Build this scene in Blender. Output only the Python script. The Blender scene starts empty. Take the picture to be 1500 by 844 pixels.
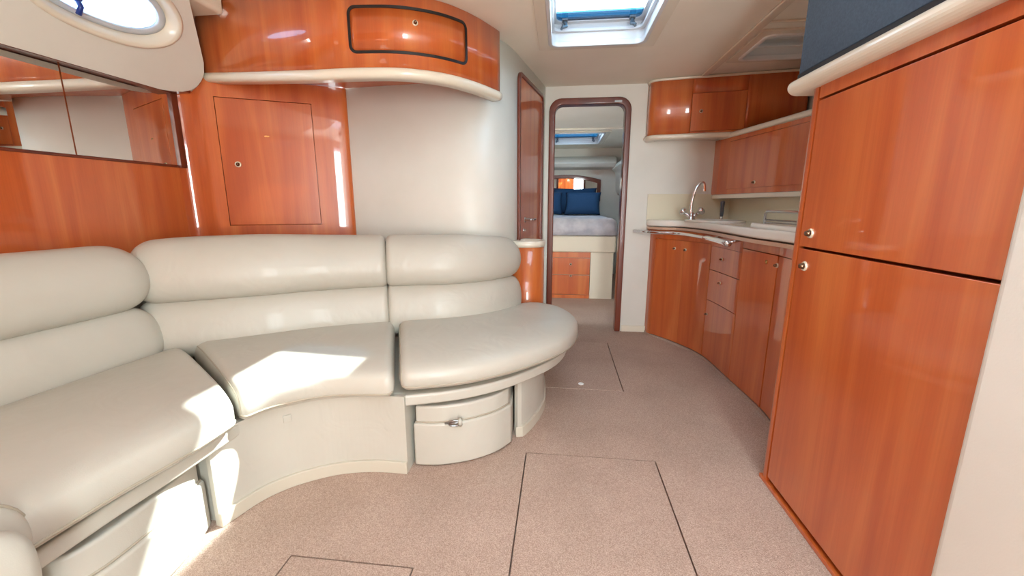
import bpy, bmesh, math, random
from mathutils import Vector, Matrix
random.seed(4)
S = bpy.context.scene
COL = S.collection
PI = math.pi

# ------------------------------------------------------------------ camera
F = 605.0; PITCH = math.radians(11.4); YAW = math.radians(6.6); EYE = 1.08
cam = bpy.data.cameras.new('camera'); cam_o = bpy.data.objects.new('camera', cam); COL.objects.link(cam_o)
cam.sensor_width = 36.0; cam.lens = F / 1500.0 * 36.0; cam.clip_start = 0.02; cam.clip_end = 200
cam_o.location = (0, 0, EYE); cam_o.rotation_euler = (PI / 2 - PITCH, 0, YAW)
S.camera = cam_o

# ------------------------------------------------------------------ light
w = bpy.data.worlds.new('sky'); S.world = w; w.use_nodes = True
bg = w.node_tree.nodes['Background']; bg.inputs[0].default_value = (0.78, 0.88, 1.0, 1); bg.inputs[1].default_value = 5.5
SUN_DIR = Vector((-0.72, -0.62, -1.0)).normalized()
sun = bpy.data.lights.new('sun_offscreen', 'SUN'); sun.energy = 15; sun.angle = math.radians(0.7); sun.color = (1.0, 0.95, 0.86)
sun_o = bpy.data.objects.new('sun_offscreen', sun); COL.objects.link(sun_o); sun_o.location = (3, 4, 6)
sun_o.rotation_euler = SUN_DIR.to_track_quat('-Z', 'Y').to_euler()
def area(name, loc, target, sx, sy, power, col=(1, 1, 1)):
    l = bpy.data.lights.new(name, 'AREA'); l.shape = 'RECTANGLE'; l.size = sx; l.size_y = sy; l.energy = power; l.color = col
    o = bpy.data.objects.new(name, l); COL.objects.link(o); o.location = loc
    o.rotation_euler = (Vector(target) - Vector(loc)).to_track_quat('-Z', 'Y').to_euler(); return o
area('companionway_daylight_offscreen', (0.61, -1.34, 1.1), (0.61, 2.8, 1.1), 0.36, 1.5, 38, (0.86, 0.99, 0.98))
vs = S.view_settings
vs.view_transform = 'Standard'; vs.look = 'None'; vs.gamma = 1.0; vs.use_curve_mapping = False; vs.exposure = 0.66

# ------------------------------------------------------------------ pixel helpers (1500 x 844 frame)
_fw = Vector((-math.sin(YAW) * math.cos(PITCH), math.cos(YAW) * math.cos(PITCH), -math.sin(PITCH)))
_rt = Vector((math.cos(YAW), math.sin(YAW), 0)); _up = _rt.cross(_fw); _C = Vector((0, 0, EYE))
def ray(x, y): return _fw * F + _rt * (x - 750) - _up * (y - 422)
def pz(x, y, z): d = ray(x, y); return _C + d * ((z - EYE) / d.z)
def py(x, y, Y): d = ray(x, y); return _C + d * (Y / d.y)
def px(x, y, X): d = ray(x, y); return _C + d * (X / d.x)
def pplane(x, y, p, n): d = ray(x, y); return _C + d * ((p - _C).dot(n) / d.dot(n))
def pv(x, y, a, b):
    n = Vector((-(b[1] - a[1]), b[0] - a[0], 0)); return pplane(x, y, Vector((a[0], a[1], 0)), n)

# ------------------------------------------------------------------ materials
def lin(c): return c / 12.92 if c <= .04045 else ((c + .055) / 1.055) ** 2.4
def rgb(r, g, b): return (lin(r / 255), lin(g / 255), lin(b / 255), 1)
MATS = {}
def mat(name, col, rough=0.5, metal=0.0, coat=0.0, spec=0.5, trans=0.0, emit=None, estr=0.0):
    m = bpy.data.materials.new(name); m.use_nodes = True; b = m.node_tree.nodes['Principled BSDF']
    b.inputs['Base Color'].default_value = col; b.inputs['Roughness'].default_value = rough
    b.inputs['Metallic'].default_value = metal; b.inputs['Coat Weight'].default_value = coat
    b.inputs['Coat Roughness'].default_value = 0.04; b.inputs['Specular IOR Level'].default_value = spec
    b.inputs['Transmission Weight'].default_value = trans
    if emit: b.inputs['Emission Color'].default_value = emit; b.inputs['Emission Strength'].default_value = estr
    MATS[name] = m; return m
def nodes(m): return m.node_tree.nodes, m.node_tree.links, m.node_tree.nodes['Principled BSDF']
def noise_col(m, c1, c2, scale=(1, 1, 1), nscale=5, detail=4, bump=0.0, bump_scale=None, lo=.3, hi=.7, dist=0.002):
    N, L, b = nodes(m)
    tc = N.new('ShaderNodeTexCoord'); mp = N.new('ShaderNodeMapping'); mp.inputs['Scale'].default_value = scale
    L.new(tc.outputs['Object'], mp.inputs[0])
    n = N.new('ShaderNodeTexNoise'); n.inputs['Scale'].default_value = nscale; n.inputs['Detail'].default_value = detail
    L.new(mp.outputs[0], n.inputs['Vector'])
    r = N.new('ShaderNodeValToRGB'); r.color_ramp.elements[0].position = lo; r.color_ramp.elements[1].position = hi
    r.color_ramp.elements[0].color = c1; r.color_ramp.elements[1].color = c2
    L.new(n.outputs['Fac'], r.inputs[0]); L.new(r.outputs[0], b.inputs['Base Color'])
    if bump:
        n2 = N.new('ShaderNodeTexNoise'); n2.inputs['Scale'].default_value = bump_scale or nscale; n2.inputs['Detail'].default_value = 3
        L.new(tc.outputs['Object'], n2.inputs['Vector'])
        bp = N.new('ShaderNodeBump'); bp.inputs['Strength'].default_value = bump; bp.inputs['Distance'].default_value = dist
        L.new(n2.outputs['Fac'], bp.inputs['Height']); L.new(bp.outputs[0], b.inputs['Normal'])
    return r
def wood(name, dark, mid, light, coat=1.0, rough=0.35):
    """varnished cherry: broad vertical figure plus fine pores"""
    m = mat(name, mid, rough, coat=coat); N, L, b = nodes(m)
    tc = N.new('ShaderNodeTexCoord')
    mp = N.new('ShaderNodeMapping'); mp.inputs['Scale'].default_value = (7, 7, .55); L.new(tc.outputs['Object'], mp.inputs[0])
    n1 = N.new('ShaderNodeTexNoise'); n1.inputs['Scale'].default_value = 1.3; n1.inputs['Detail'].default_value = 5; n1.inputs['Distortion'].default_value = .6
    L.new(mp.outputs[0], n1.inputs['Vector'])
    mp2 = N.new('ShaderNodeMapping'); mp2.inputs['Scale'].default_value = (90, 90, 2.5); L.new(tc.outputs['Object'], mp2.inputs[0])
    n2 = N.new('ShaderNodeTexNoise'); n2.inputs['Scale'].default_value = 2.2; n2.inputs['Detail'].default_value = 3; L.new(mp2.outputs[0], n2.inputs['Vector'])
    r = N.new('ShaderNodeValToRGB'); e = r.color_ramp.elements; e[0].position = .32; e[0].color = dark; e[1].position = .68; e[1].color = light
    k = r.color_ramp.elements.new(.5); k.color = mid; L.new(n1.outputs['Fac'], r.inputs[0])
    r2 = N.new('ShaderNodeValToRGB'); r2.color_ramp.elements[0].position = .35; r2.color_ramp.elements[0].color = (.82, .80, .78, 1)
    r2.color_ramp.elements[1].position = .6; r2.color_ramp.elements[1].color = (1, 1, 1, 1); L.new(n2.outputs['Fac'], r2.inputs[0])
    mx = N.new('ShaderNodeMix'); mx.data_type = 'RGBA'; mx.blend_type = 'MULTIPLY'; mx.inputs[0].default_value = .3
    L.new(r.outputs[0], mx.inputs[6]); L.new(r2.outputs[0], mx.inputs[7]); L.new(mx.outputs[2], b.inputs['Base Color'])
    return m
CH = wood('cherry', rgb(186, 84, 34), rgb(203, 102, 46), rgb(216, 122, 60))
CHD = wood('cherry_dark', rgb(92, 36, 20), rgb(108, 45, 25), rgb(122, 54, 30), coat=.45)
VIN = mat('wall_vinyl', rgb(226, 220, 204), .42)
noise_col(VIN, rgb(220, 218, 207), rgb(228, 226, 216), nscale=3, bump=.08, bump_scale=220)
CEIL = mat('headliner', rgb(226, 214, 194), .5); noise_col(CEIL, rgb(240, 233, 216), rgb(247, 241, 226), nscale=2, bump=.05, bump_scale=160)
LEA = mat('leather', rgb(221, 212, 197), .42, coat=.07)
def leather(m, a, b_):
    r = noise_col(m, a, b_, nscale=2.5, bump=.12, bump_scale=330, lo=.25, hi=.75)
    N, L, b = nodes(m)
    tc = N.new('ShaderNodeTexCoord'); n = N.new('ShaderNodeTexNoise'); n.inputs['Scale'].default_value = 7; n.inputs['Detail'].default_value = 2; n.inputs['Distortion'].default_value = 1.2
    L.new(tc.outputs['Object'], n.inputs['Vector'])
    bp = N.new('ShaderNodeBump'); bp.inputs['Strength'].default_value = .35; bp.inputs['Distance'].default_value = .012
    old = b.inputs['Normal'].links[0].from_socket; L.new(n.outputs['Fac'], bp.inputs['Height']); L.new(old, bp.inputs['Normal']); L.new(bp.outputs[0], b.inputs['Normal'])
leather(LEA, rgb(186, 181, 168), rgb(197, 193, 181))
SEAM = mat('seam_piping', rgb(172, 162, 144), .6)
GRP = mat('moulded_cream', rgb(232, 224, 205), .3, coat=.3)
GEL = mat('gelcoat_white', rgb(240, 238, 228), .12, coat=.6)
CARP = mat('carpet', rgb(186, 150, 128), .95, spec=.15)
def carpet(m):
    N, L, b = nodes(m); tc = N.new('ShaderNodeTexCoord')
    n1 = N.new('ShaderNodeTexNoise'); n1.inputs['Scale'].default_value = 320; n1.inputs['Detail'].default_value = 3; L.new(tc.outputs['Object'], n1.inputs['Vector'])
    n2 = N.new('ShaderNodeTexNoise'); n2.inputs['Scale'].default_value = 2.5; n2.inputs['Detail'].default_value = 3; L.new(tc.outputs['Object'], n2.inputs['Vector'])
    r = N.new('ShaderNodeValToRGB'); e = r.color_ramp.elements; e[0].position = .34; e[0].color = rgb(164, 138, 124); e[1].position = .66; e[1].color = rgb(206, 182, 166); L.new(n1.outputs['Fac'], r.inputs[0])
    r2 = N.new('ShaderNodeValToRGB'); r2.color_ramp.elements[0].position = .35; r2.color_ramp.elements[0].color = (.88, .87, .86, 1); r2.color_ramp.elements[1].position = .65; r2.color_ramp.elements[1].color = (1, 1, 1, 1); L.new(n2.outputs['Fac'], r2.inputs[0])
    mx = N.new('ShaderNodeMix'); mx.data_type = 'RGBA'; mx.blend_type = 'MULTIPLY'; mx.inputs[0].default_value = 1
    L.new(r.outputs[0], mx.inputs[6]); L.new(r2.outputs[0], mx.inputs[7]); L.new(mx.outputs[2], b.inputs['Base Color'])
    n3 = N.new('ShaderNodeTexNoise'); n3.inputs['Scale'].default_value = 260; n3.inputs['Detail'].default_value = 3; L.new(tc.outputs['Object'], n3.inputs['Vector'])
    bp = N.new('ShaderNodeBump'); bp.inputs['Strength'].default_value = .7; bp.inputs['Distance'].default_value = .004; L.new(n3.outputs['Fac'], bp.inputs['Height']); L.new(bp.outputs[0], b.inputs['Normal'])
carpet(CARP)
PLY = mat('plywood', rgb(168, 132, 98), .8, spec=.2)
EDGE = mat('edge_beige', rgb(206, 170, 142), .3, coat=.5)
SPL = mat('backsplash_cream', rgb(226, 219, 192), .3, coat=.4)
KRING = mat('knob_ring', rgb(240, 230, 205), .25, metal=.4)
KBTN = mat('knob_button', rgb(120, 96, 76), .25, metal=1)
CHR = mat('chrome', (.78, .78, .8, 1), .08, metal=1)
BRASS = mat('brass', rgb(222, 184, 120), .22, metal=1)
MIRR = mat('mirror_glass', (.80, .80, .78, 1), .01, metal=1)
BLK = mat('black_rubber', rgb(22, 18, 18), .5)
DKP = mat('dark_plastic', rgb(82, 90, 98), .35)
NAVY = mat('navy_panel', rgb(46, 60, 76), .45, spec=.35)
noise_col(NAVY, rgb(56, 72, 90), rgb(70, 88, 108), nscale=160, detail=3)
WHT = mat('white_plastic', rgb(240, 240, 236), .35)
ALU = mat('hatch_white_frame', rgb(212, 214, 216), .3)
PORTF = mat('port_frame_grey', rgb(198, 204, 210), .3)
PLN = mat('plinth_cream', rgb(200, 193, 176), .4)
BLUE = mat('blue_fabric', rgb(30, 84, 132), .85); noise_col(BLUE, rgb(18, 56, 92), rgb(28, 70, 110), nscale=200, bump=.15)
QUILT = mat('quilt', rgb(190, 190, 198), .8); noise_col(QUILT, rgb(176, 176, 186), rgb(208, 206, 210), nscale=9, detail=5, bump=.5, bump_scale=16, dist=.02)
SHEET = mat('bed_skirt_vinyl', rgb(226, 216, 194), .5)
TIN = mat('silver_steel', rgb(150, 150, 150), .3, metal=1)
def glass(name, tint, alpha=.12):
    m = bpy.data.materials.new(name); m.use_nodes = True; N = m.node_tree.nodes; L = m.node_tree.links; N.clear()
    o = N.new('ShaderNodeOutputMaterial'); t = N.new('ShaderNodeBsdfTransparent'); t.inputs[0].default_value = tint
    g = N.new('ShaderNodeBsdfGlossy'); g.inputs['Roughness'].default_value = .02; mx = N.new('ShaderNodeMixShader'); mx.inputs[0].default_value = alpha
    L.new(t.outputs[0], mx.inputs[1]); L.new(g.outputs[0], mx.inputs[2]); L.new(mx.outputs[0], o.inputs[0]); return m
GLS = glass('hatch_acrylic', (.86, .95, 1, 1)); GLB = glass('blue_acrylic', (.06, .17, .25, 1)); GLD = glass('smoked_acrylic', (.08, .11, .11, 1), .2)

# ------------------------------------------------------------------ object helpers
def thing(name, loc, label=None, cat=None, group=None, kind=None):
    o = bpy.data.objects.new(name, None); COL.objects.link(o); o.location = loc; o.empty_display_size = .05
    tag(o, label, cat, group, kind); return o
def tag(o, label=None, cat=None, group=None, kind=None):
    if label: o['label'] = label
    if cat: o['category'] = cat
    if group: o['group'] = group
    if kind: o['kind'] = kind
    return o
def wloc(o):
    v = Vector(o.location)
    while o.parent: o = o.parent; v += Vector(o.location)
    return v
def obj(name, data, m, parent=None, smooth=False, bevel=0.0, segs=2, label=None, origin=None):
    """data = (verts, faces) in world coordinates"""
    V, Fc = data
    me = bpy.data.meshes.new(name)
    if origin is None:
        xs = [v[0] for v in V]; ys = [v[1] for v in V]; zs = [v[2] for v in V]
        origin = Vector(((min(xs) + max(xs)) / 2, (min(ys) + max(ys)) / 2, min(zs)))
    origin = Vector(origin)
    me.from_pydata([tuple(Vector(v) - origin) for v in V], [], Fc)
    bm = bmesh.new(); bm.from_mesh(me); bmesh.ops.recalc_face_normals(bm, faces=bm.faces); bm.to_mesh(me); bm.free()
    me.materials.append(m)
    o = bpy.data.objects.new(name, me); COL.objects.link(o)
    if parent: o.parent = parent; o.location = origin - wloc(parent)
    else: o.location = origin
    if smooth:
        for p in me.polygons: p.use_smooth = True
    if bevel:
        md = o.modifiers.new('bevel', 'BEVEL'); md.width = bevel; md.segments = segs; md.limit_method = 'ANGLE'; md.angle_limit = math.radians(40)
        for p in me.polygons: p.use_smooth = True
        me_sm = o.modifiers.new('wn', 'WEIGHTED_NORMAL'); me_sm.keep_sharp = True
    if label: o['label'] = label
    return o
def join(*ds):
    V = []; Fc = []
    for v, f in ds:
        k = len(V); V += [Vector(a) for a in v]; Fc += [tuple(i + k for i in q) for q in f]
    return V, Fc
def box(x0, x1, y0, y1, z0, z1):
    V = [(x, y, z) for z in (z0, z1) for y in (y0, y1) for x in (x0, x1)]
    return V, [(0, 1, 3, 2), (4, 6, 7, 5), (0, 4, 5, 1), (2, 3, 7, 6), (0, 2, 6, 4), (1, 5, 7, 3)]
def prism(poly, z0, z1):
    n = len(poly); V = [(p[0], p[1], z0) for p in poly] + [(p[0], p[1], z1) for p in poly]
    return V, [tuple(range(n))[::-1], tuple(range(n, 2 * n))] + [(i, (i + 1) % n, n + (i + 1) % n, n + i) for i in range(n)]
def extr(poly, off):
    """extrude a 3-D polygon by a vector"""
    off = Vector(off); n = len(poly); V = [Vector(p) for p in poly] + [Vector(p) + off for p in poly]
    return V, [tuple(range(n))[::-1], tuple(range(n, 2 * n))] + [(i, (i + 1) % n, n + (i + 1) % n, n + i) for i in range(n)]
def ringslab(outer, inner, off):
    """frame between two matching 3-D loops, extruded by off"""
    off = Vector(off); n = len(outer); V = [Vector(p) for p in outer] + [Vector(p) for p in inner]; V += [v + off for v in V]
    Fc = []
    for i in range(n):
        j = (i + 1) % n
        Fc += [(i, j, n + j, n + i), (2 * n + i, 3 * n + i, 3 * n + j, 2 * n + j), (i, 2 * n + i, 2 * n + j, j), (n + i, n + j, 3 * n + j, 3 * n + i)]
    return V, Fc
def rrect(cx, cz, w_, h, r, seg=6, tl=True, tr=True, bl=True, br=True):
    """rounded rectangle in 2-D, counter-clockwise from bottom right"""
    P = []
    for (sx, sz, a0, on) in ((1, -1, -90, br), (1, 1, 0, tr), (-1, 1, 90, tl), (-1, -1, 180, bl)):
        rr = r if on else 1e-4
        for k in range(seg + 1):
            a = math.radians(a0 + 90 * k / seg); P.append((cx + sx * (w_ / 2 - rr) + rr * math.cos(a), cz + sz * (h / 2 - rr) + rr * math.sin(a)))
    return P
def tube(P, r, seg=10, closed=False, taper=None):
    P = [Vector(p) for p in P]; n = len(P); V = []; Fc = []
    prev = None
    for i in range(n):
        a = P[(i - 1) % n] if (closed or i) else P[i]; b = P[(i + 1) % n] if (closed or i < n - 1) else P[i]
        t = (b - a).normalized()
        if prev is None:
            u = t.orthogonal().normalized()
        else:
            u = (prev - t * prev.dot(t)).normalized()
        prev = u; v = t.cross(u); rr = r * (taper[i] if taper else 1)
        for k in range(seg):
            an = 2 * PI * k / seg; V.append(P[i] + (u * math.cos(an) + v * math.sin(an)) * rr)
    for i in range(n if closed else n - 1):
        for k in range(seg):
            j = (i + 1) % n; Fc.append((i * seg + k, i * seg + (k + 1) % seg, j * seg + (k + 1) % seg, j * seg + k))
    if not closed: Fc += [tuple(range(seg))[::-1], tuple((n - 1) * seg + k for k in range(seg))]
    return V, Fc
def lathe(prof, c, axis, seg=16):
    """profile [(radius, distance along axis)] turned about axis through c"""
    axis = Vector(axis).normalized(); u = axis.orthogonal().normalized(); v = axis.cross(u); c = Vector(c); V = []; Fc = []
    for r, h in prof:
        for k in range(seg):
            a = 2 * PI * k / seg; V.append(c + axis * h + (u * math.cos(a) + v * math.sin(a)) * max(r, 1e-4))
    for i in range(len(prof) - 1):
        for k in range(seg): Fc.append((i * seg + k, i * seg + (k + 1) % seg, (i + 1) * seg + (k + 1) % seg, (i + 1) * seg + k))
    Fc += [tuple(range(seg))[::-1], tuple((len(prof) - 1) * seg + k for k in range(seg))]
    return V, Fc
def cr(P, n=12):
    """Catmull-Rom through points (any dimension)"""
    P = [Vector(p) for p in P]; Q = [P[0] * 2 - P[1]] + P + [P[-1] * 2 - P[-2]]; out = []
    for i in range(1, len(Q) - 2):
        p0, p1, p2, p3 = Q[i - 1:i + 3]
        for k in range(n):
            t = k / n; out.append(.5 * ((2 * p1) + (p2 - p0) * t + (2 * p0 - 5 * p1 + 4 * p2 - p3) * t * t + (3 * p1 - p0 - 3 * p2 + p3) * t ** 3))
    out.append(P[-1]); return out
class Path:
    """plan curve with arc length; N points to the right of travel times side"""
    def __init__(s, pts, side=1, smooth=True, n=10):
        s.P = cr([(p[0], p[1], 0) for p in pts], n) if smooth else [Vector((p[0], p[1], 0)) for p in pts]
        s.L = [0]
        for a, b in zip(s.P, s.P[1:]): s.L.append(s.L[-1] + (b - a).length)
        s.len = s.L[-1]; s.side = side
    def seg(s, d):
        for i in range(len(s.L) - 1):
            if d <= s.L[i + 1] or i == len(s.L) - 2: return i
    def at(s, d):
        i = s.seg(d); t = (d - s.L[i]) / max(1e-9, s.L[i + 1] - s.L[i]); return s.P[i].lerp(s.P[i + 1], t)
    def tan(s, d):
        e = .004; a = s.at(max(0, d - e)); b = s.at(min(s.len, d + e)); return (b - a).normalized()
    def nor(s, d):
        t = s.tan(d); return Vector((t.y, -t.x, 0)) * s.side
    def near(s, p):
        """arc length of the plan point nearest to p"""
        p = Vector((p[0], p[1], 0)); best = (9, 0)
        for k in range(401):
            d = s.len * k / 400; e = (s.at(d) - p).length
            if e < best[0]: best = (e, d)
        return best[1]
    def hit(s, x, y):
        """arc length and height where the pixel's ray meets the extruded curve"""
        r = ray(x, y); best = None
        for a, b, la in zip(s.P, s.P[1:], s.L):
            n = Vector((-(b - a).y, (b - a).x, 0)); dn = r.dot(n)
            if abs(dn) < 1e-9: continue
            t = (a - _C).dot(n) / dn; q = _C + r * t; u = (Vector((q.x, q.y, 0)) - a).dot(b - a) / (b - a).length_squared
            if t > 0 and -.02 <= u <= 1.02 and (best is None or t < best[0]): best = (t, la + u * (b - a).length, q.z)
        return best[1], best[2]
    def slab(s, s0, s1, z0, z1, o0, o1, n=None):
        n = n or max(1, int((s1 - s0) / .03)); V = []; Fc = []
        for k in range(n + 1):
            d = s0 + (s1 - s0) * k / n; p = s.at(d); m_ = s.nor(d)
            for o, z in ((o0, z0), (o1, z0), (o1, z1), (o0, z1)): q = p + m_ * o; V.append(Vector((q.x, q.y, z)))
        for k in range(n):
            a = 4 * k; b = a + 4
            for i in range(4): Fc.append((a + i, a + (i + 1) % 4, b + (i + 1) % 4, b + i))
        Fc += [(3, 2, 1, 0), (4 * n, 4 * n + 1, 4 * n + 2, 4 * n + 3)]
        return V, Fc
    def sweep(s, s0, s1, prof, n=None):
        """sweep a closed profile [(offset, z)] along the curve"""
        n = n or max(1, int((s1 - s0) / .03)); V = []; Fc = []; m = len(prof)
        for k in range(n + 1):
            d = s0 + (s1 - s0) * k / n; p = s.at(d); m_ = s.nor(d)
            for o, z in prof: q = p + m_ * o; V.append(Vector((q.x, q.y, z)))
        for k in range(n):
            for i in range(m): Fc.append((k * m + i, k * m + (i + 1) % m, (k + 1) * m + (i + 1) % m, (k + 1) * m + i))
        Fc += [tuple(range(m))[::-1], tuple(n * m + i for i in range(m))]
        return V, Fc
    def pt(s, d, z, o=0): q = s.at(d) + s.nor(d) * o; return Vector((q.x, q.y, z))
def struct(name, data, m, parent=None, **k):
    o = obj(name, data, m, parent, **k)
    if not parent: o['kind'] = 'structure'
    return o
def plate(rects_x, rects_y, holes, z0, z1):
    """horizontal slab split at the given cuts, cells inside a hole left out"""
    xs = sorted(set(rects_x)); ys = sorted(set(rects_y)); D = []
    for a, b in zip(xs, xs[1:]):
        for c, d in zip(ys, ys[1:]):
            mx, my = (a + b) / 2, (c + d) / 2
            if any(h[0] < mx < h[1] and h[2] < my < h[3] for h in holes): continue
            D.append(box(a, b, c, d, z0, z1))
    return join(*D)
def knob(parent, c, n, r=.013):
    """push-button cupboard knob: brass ring and button"""
    o = obj('knob', lathe([(r, 0), (r, .003), (r * .85, .007), (r * .66, .006), (r * .6, .004), (r * .58, .013), (r * .45, .018), (0, .019)], c, n, 18), KRING, parent, smooth=True)
    o.data.materials.append(KBTN)
    for p in o.data.polygons:
        if 4 * 18 <= p.index < 7 * 18 or p.index == 7 * 18 + 1: p.material_index = 1
    return o

# ------------------------------------------------------------------ setting: floor
Z_C = 2.0
HA = (-.125, .425, .50, 1.648); HB = (-.091, .39, 2.333, 3.205); HC = (-.813, -.422, .35, 1.016)
g = .005
hol = [(a - g, b + g, c - g, d + g) for a, b, c, d in (HA, HB, HC)]
fx = [-2.1, 1.75] + [v for h in hol for v in h[:2]]; fy = [-1.6, 6.7] + [v for h in hol for v in h[2:]]
fl = struct('floor', plate(fx, fy, hol, -.03, 0), CARP)
for h in (HA, HB, HC):
    p = obj('hatch_panel', box(h[0], h[1], h[2], h[3], -.028, .002), CARP, fl, bevel=.003)
    obj('hatch_edge', ringslab([(x, y, -.029) for x, y in ((h[0] - g, h[2] - g), (h[1] + g, h[2] - g), (h[1] + g, h[3] + g), (h[0] - g, h[3] + g))],
        [(x, y, -.029) for x, y in ((h[0], h[2]), (h[1], h[2]), (h[1], h[3]), (h[0], h[3]))], (0, 0, .004)), CARP, p)
    if h is HB:
        c = pz(851, 563, 0); obj('pull_ring', lathe([(.017, 0), (.017, .003), (.012, .005), (0, .004)], (c.x, c.y, .002), (0, 0, 1)), WHT, p, smooth=True, label='white flush pull ring')
struct('subfloor', box(-2.1, 1.75, -1.6, 6.7, -.08, -.032), PLY)

# ------------------------------------------------------------------ setting: ceiling with hatches
H1 = (-.085, .455, 1.98, 2.66); H2 = (1.10, 1.52, 2.62, 3.03); H0 = (-.16, .60, -.90, .80); H3 = (-.15, .50, 5.15, 6.05)  # H0: invented out-of-view roof opening, extended forward so bounced sun brightens the ceiling
HR = (-2.1, -1.0, .9, 2.6)
HP = (-2.1, -1.76, -1.6, 1.95)
hs = [H1, H2, H0, HR, HP]
cx = [-2.1, 1.75] + [v for h in hs for v in h[:2]]; cy = [-1.6, 3.60] + [v for h in hs for v in h[2:]]
struct('ceiling', join(plate(cx, cy, hs, Z_C, Z_C + .06), box(-1.76, -.98, .88, 2.62, Z_C + .10, Z_C + .13), box(-1.0, -.98, .88, 2.62, Z_C + .06, Z_C + .10), box(-1.76, -.98, .88, .90, Z_C + .06, Z_C + .10)), CEIL)
ZF = 1.915
struct('ceiling_forward', join(plate([-1.3, 1.3, H3[0], H3[1]], [3.60, 6.7, H3[2], H3[3]], [H3], ZF, ZF + .05), box(-1.3, 1.3, 3.595, 3.60, ZF, Z_C + .06)), CEIL)
def hatch(name, h, glassm, lid_z, flange=.06, band=None, latches=True, Z_C=Z_C, ALU=ALU):
    c = Vector(((h[0] + h[1]) / 2, (h[2] + h[3]) / 2, Z_C))
    t = thing(name, c, kind='structure')
    wd, hd = h[1] - h[0], h[3] - h[2]
    R = lambda dw, z, r: [(x, y, z) for x, y in rrect(c.x, c.y, wd + dw, hd + dw, r)]
    obj('frame', ringslab(R(2 * flange, Z_C - .012, .01), R(.0, Z_C - .012, .05), (0, 0, .012)), GRP, t, bevel=.003)
    obj('bezel', ringslab(R(.012, Z_C - .02, .05), R(-.03, Z_C - .02, .045), (0, 0, .03)), ALU, t, bevel=.004)
    obj('well', ringslab(R(.01, Z_C + .01, .05), R(-.012, Z_C + .01, .045), (0, 0, lid_z)), ALU, t, bevel=.002)
    obj('upper_ledge', ringslab(R(.01, Z_C + lid_z * .55, .05), R(-.05, Z_C + lid_z * .55, .045), (0, 0, .016)), ALU, t, bevel=.002)
    obj('lid_frame', ringslab(R(.02, Z_C + lid_z, .05), R(-.075, Z_C + lid_z, .045), (0, 0, .025)), ALU, t, bevel=.003)
    ys = h[3] - .0375
    if band:
        obj('tinted_strip', box(h[0] + .037, h[1] - .037, ys - band, ys, Z_C + lid_z + .006, Z_C + lid_z + .014), GLB, t)
    obj('pane', box(h[0] + .037, h[1] - .037, h[2] + .037, ys - (band or 0), Z_C + lid_z + .006, Z_C + lid_z + .014), glassm, t)
    if latches:
        for sx in (-1, 1):
            X = c.x + sx * (wd / 2 - .085); Y = h[3] - .075; z = Z_C + lid_z
            o = obj('latch', join(box(X - .016, X + .016, Y - .02, Y + .02, z - .012, z), tube([(X, Y, z - .012), (X - sx * .01, Y - .02, z - .045), (X + sx * .012, Y - .05, z - .06)], .008, 8), tube([(X, Y + .01, z - .01), (X + sx * .02, Y + .01, z - .05)], .007, 8)), DKP, t, bevel=.002)
    return t
hatch('window_1', H1, GLS, .10, .062, band=.10)
hatch('window_2', H2, GLD, .10, .05, latches=False, ALU=WHT)
hatch('window_3', H3, GLS, .06, .06, band=.3, Z_C=ZF)
# coaming of the invented, unseen roof opening that lets in sky and sun
struct('added_roof_coaming', ringslab([(x, y, Z_C - .01) for x, y in rrect(.22, -.05, .82, 1.76, .05)], [(x, y, Z_C - .01) for x, y in rrect(.22, -.05, .76, 1.70, .04)], (0, 0, .12)), GRP)
# headliner battens
struct('trim_2', box(.985, 1.035, -1.3, 3.42, Z_C - .014, Z_C), GRP, bevel=.006)
struct('trim_3', box(1.035, 1.6, 2.46, 2.475, Z_C - .012, Z_C), GRP, bevel=.003)
c = pz(1037, 104, Z_C); tag(obj('ceiling_light', lathe([(.014, 0), (.014, -.006), (.009, -.010), (0, -.011)], (c.x, c.y, Z_C), (0, 0, 1)), WHT, smooth=True), 'tiny round white stud light on the cream ceiling above the galley', 'light')

# ------------------------------------------------------------------ setting: bulkhead with doorway
YB = 3.545
dl, dr, dtop = -.085, .512, 1.882      # opening seen inside the middle of the frame
def door_loop(cx_, w_, top, r, y, seg=8, z0=0.0):
    P = [(cx_ + w_ / 2, y, z0)]
    for k in range(seg + 1): a = PI / 2 * k / seg; P.append((cx_ + w_ / 2 - r + r * math.cos(a), y, top - r + r * math.sin(a)))
    for k in range(seg + 1): a = PI / 2 + PI / 2 * k / seg; P.append((cx_ - w_ / 2 + r + r * math.cos(a), y, top - r + r * math.sin(a)))
    P.append((cx_ - w_ / 2, y, z0)); return P
def archslab(outer, inner, off):
    off = Vector(off); n = len(outer); V = [Vector(p) for p in outer] + [Vector(p) for p in inner]; V += [v + off for v in V]; Fc = []
    for i in range(n - 1):
        j = i + 1
        Fc += [(i, j, n + j, n + i), (2 * n + i, 3 * n + i, 3 * n + j, 2 * n + j), (i, 2 * n + i, 2 * n + j, j), (n + i, n + j, 3 * n + j, 3 * n + i)]
    for i in (0, n - 1): Fc.append((i, n + i, 3 * n + i, 2 * n + i))
    return V, Fc
dcx, dw = (dl + dr) / 2, dr - dl
lo = door_loop(dcx, dw, dtop, .075, YB); n_ = len(lo)
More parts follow.
